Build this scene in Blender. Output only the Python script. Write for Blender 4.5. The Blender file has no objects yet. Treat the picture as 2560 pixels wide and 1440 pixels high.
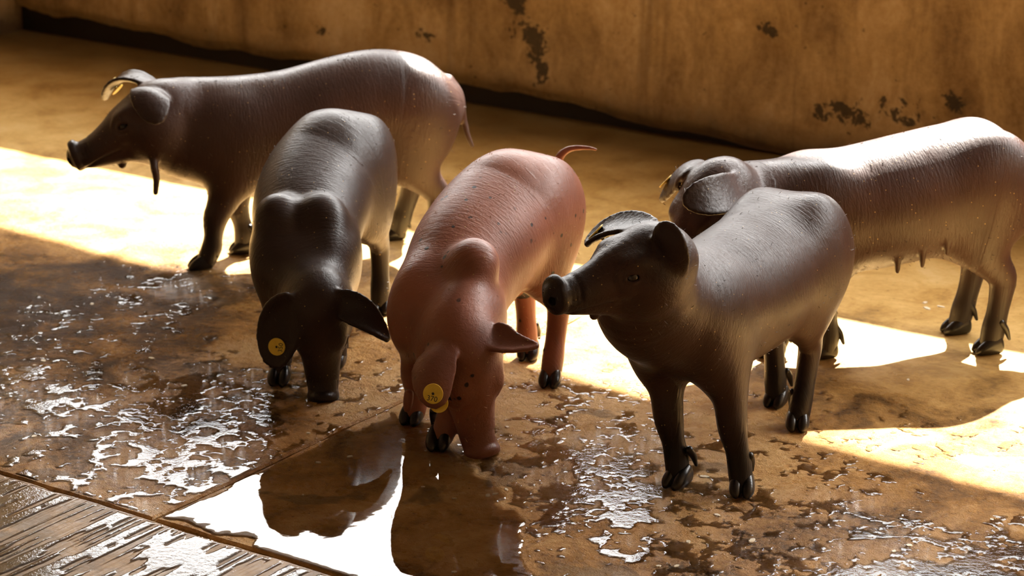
import bpy, bmesh, math, random, time
import numpy as np
from mathutils import Vector, Matrix
random.seed(7)
T0 = time.time()
scene = bpy.context.scene
COL = scene.collection

# ------------------------------------------------------------------ camera
cam_d = bpy.data.cameras.new('camera'); cam = bpy.data.objects.new('camera', cam_d); COL.objects.link(cam)
cam.location = (0, 0, 1.617); cam.rotation_euler = (math.radians(90 - 17.8), 0, 0)
cam_d.sensor_fit = 'HORIZONTAL'; cam_d.sensor_width = 36; cam_d.lens = 6000 / 2560 * 36
cam_d.clip_start = .05; cam_d.clip_end = 200
cam_d.dof.use_dof = True; cam_d.dof.focus_distance = 4.1; cam_d.dof.aperture_fstop = 6.3
scene.camera = cam

# ------------------------------------------------------------------ sky, sun, exposure
wd = bpy.data.worlds.new('sky'); scene.world = wd; wd.use_nodes = True
bg = wd.node_tree.nodes['Background']; bg.inputs[0].default_value = (1.0, .985, .96, 1); bg.inputs[1].default_value = 16.0
sun_d = bpy.data.lights.new('sun', 'SUN'); sun = bpy.data.objects.new('sun', sun_d); COL.objects.link(sun)
sun_d.energy = 44; sun_d.angle = math.radians(.7); sun_d.color = (1, .955, .87)
SUN = Vector((-.35, -.94, 0)).normalized() * math.cos(math.radians(45)) + Vector((0, 0, -math.sin(math.radians(45))))
sun.rotation_euler = SUN.to_track_quat('-Z', 'Y').to_euler(); sun.location = (1.5, 8, 5)
scene.view_settings.view_transform = 'Standard'; scene.view_settings.look = 'None'
scene.view_settings.gamma = 1; scene.view_settings.use_curve_mapping = False
scene.view_settings.exposure = 0.0

# ------------------------------------------------------------------ helpers
def tag(o, label=None, cat=None, group=None, kind=None):
    if label: o['label'] = label
    if cat: o['category'] = cat
    if group: o['group'] = group
    if kind: o['kind'] = kind
    return o
def link(name, me, mat=None, parent=None):
    o = bpy.data.objects.new(name, me); COL.objects.link(o)
    if mat and me is not None: me.materials.append(mat)
    if parent: o.parent = parent
    return o
def meshobj(name, verts, faces, mat=None, parent=None, smooth=False):
    me = bpy.data.meshes.new(name); me.from_pydata([tuple(v) for v in verts], [], [tuple(f) for f in faces]); me.update()
    if smooth: me.polygons.foreach_set('use_smooth', [True] * len(me.polygons))
    return link(name, me, mat, parent)
class NT:
    """small node-tree helper"""
    def __init__(s, name):
        s.m = bpy.data.materials.new(name); s.m.use_nodes = True; s.t = s.m.node_tree
        s.b = s.t.nodes['Principled BSDF']; s.out = s.t.nodes['Material Output']
    def n(s, typ, **kw):
        nd = s.t.nodes.new(typ)
        for k, v in kw.items():
            if k.startswith('i_'):
                key = k[2:]; key = int(key) if key.isdigit() else key.replace('_', ' ')
                s.set(nd.inputs[key], v)
            else: setattr(nd, k, v)
        return nd
    def set(s, sock, v):
        if isinstance(v, bpy.types.NodeSocket): s.t.links.new(v, sock)
        elif isinstance(v, bpy.types.Node): s.t.links.new(v.outputs[0], sock)
        else: sock.default_value = v
    def p(s, **kw):
        for k, v in kw.items(): s.set(s.b.inputs[k.replace('_', ' ')], v)
    def math(s, op, a, b=None, c=None, clamp=False):
        nd = s.n('ShaderNodeMath', operation=op, use_clamp=clamp); s.set(nd.inputs[0], a)
        if b is not None: s.set(nd.inputs[1], b)
        if c is not None: s.set(nd.inputs[2], c)
        return nd.outputs[0]
    def ramp(s, fac, stops, interp='LINEAR'):
        nd = s.n('ShaderNodeValToRGB'); s.set(nd.inputs[0], fac); cr = nd.color_ramp; cr.interpolation = interp
        while len(cr.elements) < len(stops): cr.elements.new(.5)
        for e, (p, c) in zip(cr.elements, stops):
            e.position = p; e.color = (*c, 1) if isinstance(c, (tuple, list)) else (c, c, c, 1)
        return nd.outputs[0]
    def mix(s, fac, a, b, blend='MIX'):
        nd = s.n('ShaderNodeMix', data_type='RGBA', blend_type=blend); s.set(nd.inputs[0], fac)
        for i, v in ((6, a), (7, b)):
            s.set(nd.inputs[i], (*v, 1) if isinstance(v, tuple) and len(v) == 3 else v)
        return nd.outputs[2]
    def noise(s, vec, scale, detail=4, rough=.55, dist=0):
        return s.n('ShaderNodeTexNoise', i_Vector=vec, i_Scale=scale, i_Detail=detail, i_Roughness=rough, i_Distortion=dist).outputs[0]
    def mapping(s, vec, scale=(1, 1, 1), rot=(0, 0, 0), loc=(0, 0, 0)):
        return s.n('ShaderNodeMapping', i_Vector=vec, i_Scale=scale, i_Rotation=rot, i_Location=loc).outputs[0]
    def coord(s, which='Object'): return s.n('ShaderNodeTexCoord').outputs[which]
    def bump(s, h, strength, dist, normal=None):
        nd = s.n('ShaderNodeBump', i_Height=h, i_Strength=strength, i_Distance=dist)
        if normal is not None: s.set(nd.inputs['Normal'], normal)
        return nd.outputs[0]

# room axes: u runs along the back wall (to the left and away), v runs towards the back wall
RU = np.array([-.8216, .5700]); RV = np.array([.5700, .8216])
def uv(u, v, z=0.): q = RU * u + RV * v; return (float(q[0]), float(q[1]), float(z))
ROOM_ANG = math.atan2(-RV[0], RV[1])    # rotation of a frame whose +y is v and whose +x is -u
def room(o): o.rotation_euler = (0, 0, ROOM_ANG); return o      # local x = -u, local y = v

# ------------------------------------------------------------------ materials
def skin(name, col, dark, spots=False, rough=.37, seed=0., spec=.3):
    N = NT(name); oc = N.coord(); fl = N.n('ShaderNodeAttribute', attribute_name='flow').outputs['Vector']
    tn = N.n('ShaderNodeSeparateColor', i_0=N.n('ShaderNodeAttribute', attribute_name='tone').outputs['Color'])
    c = N.mix(N.ramp(N.noise(oc, 9, 5), [(.3, 0.), (.7, 1.)]), tuple(x * .8 for x in col), tuple(x * 1.2 for x in col))
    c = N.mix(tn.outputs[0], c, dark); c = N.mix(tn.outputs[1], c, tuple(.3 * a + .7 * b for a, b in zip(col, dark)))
    if spots:
        v = N.n('ShaderNodeTexVoronoi', i_Vector=N.mapping(oc, (1, 1, 1), loc=(seed, 0, 0)), i_Scale=30.).outputs['Distance']
        v = N.math('ADD', v, N.math('MULTIPLY', N.noise(oc, 60, 3), .25))
        k = N.math('MULTIPLY', N.ramp(v, [(.22, 1.), (.27, 0.)]), N.ramp(N.noise(oc, 6, 2), [(.40, 0.), (.46, 1.)]))
        c = N.mix(k, c, (.02, .012, .012))
    m = N.math('ADD', tn.outputs[2], N.math('MULTIPLY', N.math('SUBTRACT', N.noise(oc, 45, 4), .5), .8))
    c = N.mix(N.ramp(m, [(.42, 0.), (.52, 1.)]), c, (.016, .010, .010))
    # straw dust
    v = N.n('ShaderNodeTexVoronoi', i_Vector=oc, i_Scale=120.); d = N.math('LESS_THAN', v.outputs['Distance'], .13)
    r = N.math('GREATER_THAN', N.n('ShaderNodeSeparateColor', i_0=v.outputs['Color']).outputs[0], .86); d = N.math('MULTIPLY', d, r)
    c = N.mix(d, c, (.42, .27, .10))
    N.p(Base_Color=c, Roughness=N.ramp(N.noise(oc, 14, 4), [(.3, rough - .06), (.7, rough + .10)]), IOR=1.45, Specular_IOR_Level=spec)
    w1 = N.noise(N.mapping(fl, (210, 4.5, 0), loc=(seed, seed, 0)), 1., 3, .6)
    w2 = N.noise(N.mapping(fl, (430, 14, 0)), 1., 2, .6)
    w3 = N.noise(oc, 480, 2); hd = N.n('ShaderNodeSeparateXYZ', i_0=fl).outputs[2]; wh = N.noise(oc, 130, 4, .65, .8)
    hb = N.math('ADD', N.math('MULTIPLY', w1, .62), N.math('MULTIPLY', w2, .30))
    h = N.math('ADD', N.math('MULTIPLY', hb, N.math('SUBTRACT', 1., hd)), N.math('ADD', N.math('MULTIPLY', N.math('MULTIPLY', wh, .6), hd), N.math('MULTIPLY', w3, .12)))
    N.p(Normal=N.bump(h, .47, .004))
    return N.m
M_SKIN = {'A': skin('skin_dark_brown', (.055, .027, .021), (.016, .010, .009), seed=1., spec=.46),
          'B': skin('skin_black_brown', (.036, .022, .019), (.012, .009, .008), seed=2., spec=.38),
          'C': skin('skin_red_brown', (.27, .098, .060), (.15, .055, .036), True, .42, seed=3., spec=.42),
          'D': skin('skin_brown_grey', (.048, .025, .019), (.010, .007, .007), seed=4., spec=.28),
          'E': skin('skin_umber', (.052, .022, .016), (.018, .011, .010), seed=5., spec=.50)}
def plain(name, col, rough=.4, **kw):
    N = NT(name); oc = N.coord(); N.p(Base_Color=N.mix(N.noise(oc, 60, 3), tuple(x * .75 for x in col), tuple(min(1, x * 1.2) for x in col)), Roughness=rough, **kw); return N.m
M_EYE = plain('eye_wet_black', (.012, .007, .005), .04)
M_HOOF = plain('hoof_horn', (.012, .009, .008), .28)
M_TAG = plain('tag_yellow', (.98, .62, .06), .45); M_INK = plain('tag_ink', (.03, .025, .02), .6)
def concrete(name, grooved=False):
    N = NT(name); oc = N.coord()
    big = N.noise(oc, 1.7, 5, .6); mid = N.noise(N.mapping(oc, loc=(3, 1, 0)), 7, 7, .62, .6); fine = N.noise(oc, 70, 6, .65)
    grit = N.noise(oc, 330, 3, .6)
    sep = N.n('ShaderNodeSeparateXYZ', i_0=oc)
    dry = N.ramp(N.math('ADD', sep.outputs[1], N.math('MULTIPLY', N.math('SUBTRACT', mid, .5), .7)), [(0, 0.), (1, 1.)])
    dry = N.n('ShaderNodeMapRange', i_0=N.math('ADD', sep.outputs[1], N.math('MULTIPLY', N.math('SUBTRACT', mid, .5), .8)), i_1=3.75, i_2=4.45).outputs[0]
    f = N.math('ADD', N.math('MULTIPLY', mid, .62), N.math('ADD', N.math('MULTIPLY', big, .38), N.math('MULTIPLY', N.math('SUBTRACT', fine, .5), .22)))
    def zone(x0, y0, rx, ry):
        dx = N.math('DIVIDE', N.math('SUBTRACT', sep.outputs[0], x0), rx); dy = N.math('DIVIDE', N.math('SUBTRACT', sep.outputs[1], y0), ry)
        return N.math('SUBTRACT', 1., N.math('ADD', N.math('MULTIPLY', dx, dx), N.math('MULTIPLY', dy, dy)), clamp=True)
    for x0, y0, rx, ry, am in ((-2.30, 3.48, .60, .42, .19), (-2.95, 3.55, .30, .25, .06), (-1.75, 3.35, .35, .35, .02), (-3.55, 3.45, .55, .45, -.12), (-3.3, 3.75, .5, .2, -.07), (-2.25, 2.95, .45, .35, .07)):
        f = N.math('ADD', f, N.math('MULTIPLY', zone(x0, y0, rx, ry), am))
    wet = N.ramp(f, [(.33, (.06, .029, .010)), (.41, (.15, .075, .024)), (.48, (.32, .16, .048)), (.56, (.52, .275, .088)), (.66, (.66, .40, .16))])
    dryc = N.ramp(f, [(.33, (.30, .165, .047)), (.44, (.50, .30, .09)), (.54, (.64, .42, .15)), (.66, (.72, .52, .24))])
    c = N.mix(dry, wet, dryc)
    # dark wet stains with edges of their own
    st = N.noise(N.mapping(oc, loc=(7, 4, 0)), 4.2, 4, .55, .4)
    c = N.mix(N.math('MULTIPLY', N.ramp(st, [(.60, 0.), (.63, .6)]), N.math('SUBTRACT', 1., dry)), c, (.15, .090, .042))
    sp = N.ramp(fine, [(.30, 1.), (.36, 0.)]); c = N.mix(N.math('MULTIPLY', sp, .6), c, (.02, .011, .005))
    damp_shade = N.n('ShaderNodeMapRange', i_0=N.math('ADD', sep.outputs[1], N.math('MULTIPLY', N.math('SUBTRACT', big, .5), .6)), i_1=4.85, i_2=5.35).outputs[0]
    c = N.mix(N.math('MULTIPLY', damp_shade, .86), c, (.06, .031, .010))  # damp along the wall base, with soft shade near the wall painted in
    N.p(Base_Color=c)
    r = N.ramp(N.noise(oc, 11, 5, .6), [(.38, .16), (.62, .42)])
    acc = None
    for x0, y0, rr in ((-2.97, 3.33, .30), (-2.80, 2.92, .26), (-2.10, 3.38, .26), (-1.62, 3.20, .42), (-3.42, 3.74, .14), (-3.2, 2.95, .25)):
        dx = N.math('DIVIDE', N.math('SUBTRACT', sep.outputs[0], x0), rr); dy = N.math('DIVIDE', N.math('SUBTRACT', sep.outputs[1], y0), rr)
        b = N.math('SUBTRACT', 1., N.math('ADD', N.math('MULTIPLY', dx, dx), N.math('MULTIPLY', dy, dy)), clamp=True); acc = b if acc is None else N.math('MAXIMUM', acc, b)
    soak = N.ramp(N.math('ADD', acc, N.math('MULTIPLY', N.math('SUBTRACT', mid, .5), 1.6)), [(.25, 0.), (.55, 1.)])
    r = N.mix(soak, r, (.07, .07, .07))
    r = N.mix(dry, r, (.42, .42, .42)); N.p(Roughness=r, IOR=1.40, Specular_IOR_Level=N.math('ADD', .14, N.math('MULTIPLY', N.n('ShaderNodeRGBToBW', i_0=soak).outputs[0], .30)))
    if grooved:
        g = N.noise(N.mapping(oc, (95, 1.6, 1)), 1., 3, .6, .3)
        h = N.math('ADD', N.math('MULTIPLY', g, 1.5), N.math('MULTIPLY', fine, .5)); N.p(Normal=N.bump(h, .35, .006))
        N.p(Base_Color=N.mix(.5, c, (.30, .24, .17)), Roughness=.10)
    else:
        h = N.math('ADD', N.math('MULTIPLY', fine, .7), N.math('MULTIPLY', grit, .3))
        N.p(Normal=N.bump(h, N.math('MULTIPLY', N.math('SUBTRACT', 1.15, dry), .9), .008))
    return N.m
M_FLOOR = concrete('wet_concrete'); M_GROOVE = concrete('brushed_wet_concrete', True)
M_SUB = plain('joint_dirt', (.02, .013, .007), .5)
def plaster():
    N = NT('stained_plaster'); oc = N.coord(); sep = N.n('ShaderNodeSeparateXYZ', i_0=oc); X, Z = sep.outputs[0], sep.outputs[2]
    sq = N.mapping(oc, (1, 1, .45)); big = N.noise(sq, 2.2, 5, .6); mid = N.noise(sq, 9, 7, .65, .5); fine = N.noise(oc, 60, 5, .65)
    f = N.math('ADD', N.math('MULTIPLY', big, .5), N.math('ADD', N.math('MULTIPLY', mid, .4), N.math('MULTIPLY', fine, .14)))
    c = N.ramp(f, [(.36, (.10, .055, .020)), (.45, (.25, .150, .060)), (.54, (.43, .285, .13)), (.63, (.58, .43, .25)), (.72, (.68, .55, .38))])
    def blob(x0, z0, rx, rz):
        dx = N.math('DIVIDE', N.math('SUBTRACT', X, x0), rx); dz = N.math('DIVIDE', N.math('SUBTRACT', Z, z0), rz)
        return N.math('SUBTRACT', 1., N.math('SQRT', N.math('ADD', N.math('MULTIPLY', dx, dx), N.math('MULTIPLY', dz, dz))), clamp=True)
    acc = None
    for q in ((-3.78, .36, .09, .16), (-3.74, .22, .10, .12), (-3.70, .14, .05, .07), (-2.74, .15, .13, .07), (-2.60, .17, .10, .06), (-2.45, .22, .06, .05), (-2.98, .335, .05, .03), (-2.38, .14, .10, .06), (-4.10, .19, .08, .03), (-4.50, .16, .05, .03)):
        b = blob(*q); acc = b if acc is None else N.math('MAXIMUM', acc, b)
    nz = N.noise(oc, 26, 6, .7, .4)
    k = N.math('ADD', N.math('MULTIPLY', acc, .55), N.math('MULTIPLY', N.math('SUBTRACT', nz, .5), 1.6))
    k = N.ramp(k, [(.30, 0.), (.38, 1.)]); c = N.mix(N.math('MULTIPLY', k, .88), c, (.022, .013, .007))
    # drip streaks
    dr = N.noise(N.mapping(oc, (7, 1, .5)), 1., 4, .6); c = N.mix(N.math('MULTIPLY', N.ramp(dr, [(.58, 0.), (.68, 1.)]), .55), c, (.10, .045, .014))
    # splash dirt near the floor
    dz = N.math('SUBTRACT', Z, N.math('MULTIPLY', N.math('SUBTRACT', mid, .5), .16)); c = N.mix(N.ramp(dz, [(.02, .85), (.11, 0.)]), c, (.05, .026, .010))
    sp = N.ramp(N.noise(oc, 38, 4, .6), [(.27, 1.), (.33, 0.)]); c = N.mix(N.math('MULTIPLY', sp, .8), c, (.03, .017, .009))
    N.p(Base_Color=c, Roughness=.75, Normal=N.bump(N.math('ADD', mid, N.math('MULTIPLY', fine, .5)), .35, .012)); return N.m
M_WALL = plaster()
M_FOOT = plain('black_damp_footing', (.012, .008, .005), .6)
M_ROOF = plain('roof_sheet', (.16, .13, .10), .7)
M_FLECK = plain('pale_flake', (.85, .74, .55), .5)
def water(name, bscale, bstr):
    N = NT(name); oc = N.coord(); t = N.t
    t.nodes.remove(N.b)
    tr = N.n('ShaderNodeBsdfTransparent'); tr.inputs[0].default_value = (.98, .97, .94, 1)
    gl = N.n('ShaderNodeBsdfGlossy'); gl.inputs['Roughness'].default_value = .015
    h = N.math('ADD', N.noise(oc, bscale, 3, .5), N.math('MULTIPLY', N.noise(oc, bscale * 4, 2, .5), .25))
    nb = N.bump(h, bstr, .004); N.set(gl.inputs['Normal'], nb)
    fr = N.n('ShaderNodeFresnel'); fr.inputs[0].default_value = 1.33; N.set(fr.inputs['Normal'], nb)
    mx = N.n('ShaderNodeMixShader'); N.set(mx.inputs[0], fr.outputs[0]); N.set(mx.inputs[1], tr.outputs[0]); N.set(mx.inputs[2], gl.outputs[0])
    t.links.new(mx.outputs[0], N.out.inputs[0]); return N.m
M_PUDDLE = water('still_water', 9, .04); M_FILM = water('thin_water', 95, .11)
EYE_ME = bpy.data.meshes.new('eye')
_b = bmesh.new(); bmesh.ops.create_uvsphere(_b, u_segments=24, v_segments=14, radius=1.); _b.to_mesh(EYE_ME); _b.free()
EYE_ME.polygons.foreach_set('use_smooth', [True] * len(EYE_ME.polygons)); EYE_ME.materials.append(M_EYE)

M_HAIR = {'C': plain('bristle_ginger', (.42, .20, .07), .5)}
for _k in 'ABDE': M_HAIR[_k] = plain('bristle_dark_' + _k.lower(), (.10, .07, .05), .5)


# ------------------------------------------------------------------ distance-field modelling (one continuous skin per animal)
def cr(ctrl, n):
    c = np.asarray(ctrl, float); m = len(c)
    e = np.vstack([2 * c[0] - c[1], c, 2 * c[-1] - c[-2]]); out = []
    for i in range(m - 1):
        p0, p1, p2, p3 = e[i:i + 4]
        for j in range(n):
            t = j / n
            out.append(.5 * (2 * p1 + (p2 - p0) * t + (2 * p0 - 5 * p1 + 4 * p2 - p3) * t * t + (3 * p1 - p0 - 3 * p2 + p3) * t ** 3))
    out.append(c[-1]); return np.array(out)
def smin(a, b, k):
    h = np.maximum(k - np.abs(a - b), 0) / k
    return np.minimum(a, b) - h * h * k * .25
def smax(a, b, k): return -smin(-a, -b, k)
class Sweep:
    """tube of elliptical sections: rows x y z a b sx sy sz (a along the side vector)"""
    def __init__(s, ctrl, n=4, cap=1.0):
        s.r = cr(ctrl, n).astype(np.float32); s.cap = cap
        m = s.r[:, 3:5].max(); s.lo = s.r[:, :3].min(0) - m - .03; s.hi = s.r[:, :3].max(0) + m + .03
        A, B = s.r[:-1], s.r[1:]; d = B[:, :3] - A[:, :3]; s.L = np.maximum(np.linalg.norm(d, axis=1), 1e-6); s.ax = d / s.L[:, None]
        sd = A[:, 5:8] + B[:, 5:8]; sd = sd - s.ax * (sd * s.ax).sum(1)[:, None]; sd /= np.linalg.norm(sd, axis=1)[:, None]
        s.fr = [np.stack([s.ax[i], sd[i], np.cross(s.ax[i], sd[i])], 1).astype(np.float32) for i in range(len(d))]
        s.rm = np.maximum(A[:, 3:5].max(1), B[:, 3:5].max(1))
    def raw(s, P):
        best = np.full(len(P), 9., np.float32); lo, hi = P.min(0), P.max(0); pc = (lo + hi) * .5; pr = float(np.linalg.norm(hi - pc)) + .03
        q = pc - s.r[:-1, :3]; t = np.clip((q * s.ax).sum(1), 0, s.L); q = q - s.ax * t[:, None]
        for i in np.flatnonzero(np.sqrt((q * q).sum(1)) < pr + s.rm):
            A, B = s.r[i], s.r[i + 1]; L = s.L[i]
            E = (P - A[:3]) @ s.fr[i]; w = E[:, 0]; t = np.clip(w / L, 0, 1)
            a = A[3] + (B[3] - A[3]) * t; b = A[4] + (B[4] - A[4]) * t; c = np.minimum(a, b) * s.cap
            x, y, z = E[:, 1] / a, E[:, 2] / b, (w - t * L) / c
            k0 = np.sqrt(x * x + y * y + z * z) + 1e-6
            x /= a; y /= b; z /= c
            np.minimum(best, k0 * (k0 - 1) / (np.sqrt(x * x + y * y + z * z) + 1e-6), out=best)
        return best
    def locate(s, P):
        best = np.full(len(P), 9., np.float32); S = np.zeros(len(P), np.float32); A_ = np.zeros(len(P), np.float32); acc = 0.
        for i in range(len(s.r) - 1):
            A, B = s.r[i], s.r[i + 1]; d = B[:3] - A[:3]; L = float(np.linalg.norm(d)); ax = d / L
            sd = A[5:8] + B[5:8]; sd = sd - ax * sd.dot(ax); sd = sd / np.linalg.norm(sd); up = np.cross(ax, sd)
            E = P - A[:3]; w = E @ ax; t = np.clip(w / L, 0, 1); w = w - t * L; u = E @ sd; v = E @ up
            q = np.sqrt(u * u + v * v + w * w); m = q < best
            best[m] = q[m]; S[m] = acc + t[m] * L; A_[m] = np.arctan2(u[m], v[m]); acc += L
        return S, A_
class Ball:
    """ellipsoid: centre, radii, axes (3 rows)"""
    def __init__(s, c, r, axes=None):
        s.c = np.asarray(c, np.float32); s.rr = np.asarray(r if np.ndim(r) else [r] * 3, np.float32)
        s.ax = np.asarray(axes if axes is not None else np.eye(3), np.float32)
        m = s.rr.max() + .05; s.lo = s.c - m; s.hi = s.c + m
    def raw(s, P):
        q = ((P - s.c) @ s.ax.T) / s.rr; k0 = np.sqrt((q * q).sum(1)) + 1e-6; q = q / s.rr
        return k0 * (k0 - 1) / (np.sqrt((q * q).sum(1)) + 1e-6)
class Disc:
    """rounded flat elliptical disc, normal ax[0], half sizes (h, a, b), rounding rd"""
    def __init__(s, c, h, a, b, axes, rd):
        s.c = np.asarray(c, np.float32); s.h, s.a, s.b, s.rd = h, a, b, rd; s.ax = np.asarray(axes, np.float32)
        m = max(h, a, b) + .05; s.lo = s.c - m; s.hi = s.c + m
    def raw(s, P):
        q = (P - s.c) @ s.ax.T; rm = min(s.a, s.b) - s.rd
        k0 = np.sqrt((q[:, 1] / (s.a - s.rd)) ** 2 + (q[:, 2] / (s.b - s.rd)) ** 2); dr = (k0 - 1) * rm
        dz = np.abs(q[:, 0]) - (s.h - s.rd)
        return np.minimum(np.maximum(dr, dz), 0) + np.sqrt(np.maximum(dr, 0) ** 2 + np.maximum(dz, 0) ** 2) - s.rd
class Sheet:
    """curved sheet (ear) sampled as points with radii"""
    def __init__(s, pts, rad):
        s.p = pts.astype(np.float32); s.q = rad.astype(np.float32); m = rad.max() + .045
        s.lo = s.p.min(0) - m; s.hi = s.p.max(0) + m
    def raw(s, P):
        out = np.full(len(P), 9., np.float32)
        pn = (s.p * s.p).sum(1)
        for i in range(0, len(P), 20000):
            Q = P[i:i + 20000]
            d2 = (Q * Q).sum(1)[:, None] + pn[None] - 2 * Q @ s.p.T
            d = np.sqrt(np.maximum(d2, 0)) - s.q[None]
            out[i:i + 20000] = d.min(1)
        return out
class Field:
    def __init__(s): s.ops = []
    def add(s, prim, k=.01): s.ops.append(('+', prim, k)); return s
    def cut(s, prim, k=.004): s.ops.append(('-', prim, k)); return s
    def block(s, P):
        d = np.full(len(P), 1., np.float32); plo, phi = P.min(0), P.max(0)
        for op, pr, k in s.ops:
            if (plo > pr.hi).any() or (phi < pr.lo).any(): continue
            m = np.flatnonzero(((P > pr.lo) & (P < pr.hi)).all(1))
            if not len(m): continue
            v = pr.raw(P[m]).astype(np.float32)
            d[m] = smin(d[m], v, k) if op == '+' else smax(d[m], -v, k)
        return d
    def __call__(s, P, size=.08):
        P = np.asarray(P, np.float32); q = np.floor(P / size).astype(np.int64); q -= q.min(0)
        key = (q[:, 0] * 4096 + q[:, 1]) * 4096 + q[:, 2]; o = np.argsort(key, kind='stable'); ks = key[o]
        cuts = np.flatnonzero(np.diff(ks)) + 1; out = np.empty(len(P), np.float32)
        for g in np.split(o, cuts): out[g] = s.block(P[g])
        return out
def polygonise(field, lo, hi, h, floor_z=None):
    lo = np.asarray(lo, float); R = 4; H = h * R
    nc = np.ceil((np.asarray(hi) - lo) / H).astype(int) + 1
    ax = [lo[i] + H * np.arange(nc[i] + 1) for i in range(3)]
    G = np.stack(np.meshgrid(*ax, indexing='ij'), -1).reshape(-1, 3)
    D = field(G).reshape(nc + 1)
    corners = [D[i:nc[0] + i, j:nc[1] + j, k:nc[2] + k] for i in (0, 1) for j in (0, 1) for k in (0, 1)]
    mn = np.minimum.reduce(corners); mx = np.maximum.reduce(corners); ab = np.minimum.reduce([np.abs(c) for c in corners])
    act = (ab < H * .75) | ((mn < 0) & (mx > 0))
    nf = nc * R
    val = np.repeat(np.repeat(np.repeat(np.where(D > 0, 1., -1.).astype(np.float32)[:nc[0], :nc[1], :nc[2]], R, 0), R, 1), R, 2)
    msk = np.repeat(np.repeat(np.repeat(act, R, 0), R, 1), R, 2)
    idx = np.argwhere(msk)
    val[msk] = field(lo + h * idx)
    S = val < 0
    # cells with a sign change
    a = [slice(0, -1), slice(1, None)]
    cs = [S[a[i], a[j], a[k]] for i in (0, 1) for j in (0, 1) for k in (0, 1)]
    cnt = sum(c.astype(np.int8) for c in cs)
    ci = np.argwhere((cnt > 0) & (cnt < 8))
    vid = np.full(np.array(S.shape) - 1, -1, np.int32); vid[tuple(ci.T)] = np.arange(len(ci))
    acc = np.zeros((len(ci), 3)); num = np.zeros(len(ci))
    offs = [(i, j, k) for i in (0, 1) for j in (0, 1) for k in (0, 1)]
    cv = {o: val[ci[:, 0] + o[0], ci[:, 1] + o[1], ci[:, 2] + o[2]] for o in offs}
    for o in offs:
        for d in range(3):
            if o[d]: continue
            o2 = list(o); o2[d] = 1; o2 = tuple(o2); A, B = cv[o], cv[o2]; m = (A < 0) != (B < 0)
            t = np.where(m, A / np.where(m, A - B, 1), 0)
            P = np.array(o, float)[None] + np.eye(3)[d][None] * t[:, None]
            acc[m] += P[m]; num[m] += 1
    V = lo + h * (ci + acc / num[:, None])
    quads = []
    for d in range(3):
        s0 = [slice(1, -1)] * 3; s0[d] = slice(0, -1); s1 = [slice(1, -1)] * 3; s1[d] = slice(1, None)
        A = S[tuple(s0)]; B = S[tuple(s1)]; e = np.argwhere(A != B); fl = A[tuple(e.T)]
        g = e.copy(); o1, o2 = (d + 1) % 3, (d + 2) % 3; g[:, o1] += 1; g[:, o2] += 1
        def c(i, j): q = g.copy(); q[:, o1] -= i; q[:, o2] -= j; return vid[tuple(q.T)]
        q = np.stack([c(1, 1), c(0, 1), c(0, 0), c(1, 0)], 1); q[~fl] = q[~fl][:, ::-1]; quads.append(q)
    Q = np.concatenate(quads)
    return V, Q
def np_mesh(name, V, Q):
    me = bpy.data.meshes.new(name); n = len(Q)
    me.vertices.add(len(V)); me.vertices.foreach_set('co', V.astype(np.float32).ravel())
    me.loops.add(n * 4); me.loops.foreach_set('vertex_index', Q.astype(np.int32).ravel())
    me.polygons.add(n); me.polygons.foreach_set('loop_start', np.arange(0, 4 * n, 4, dtype=np.int32))
    me.polygons.foreach_set('use_smooth', np.ones(n, bool)); me.update(calc_edges=True); me.validate()
    return me
def nrm(v): v = np.asarray(v, float); return v / np.linalg.norm(v)


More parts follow.
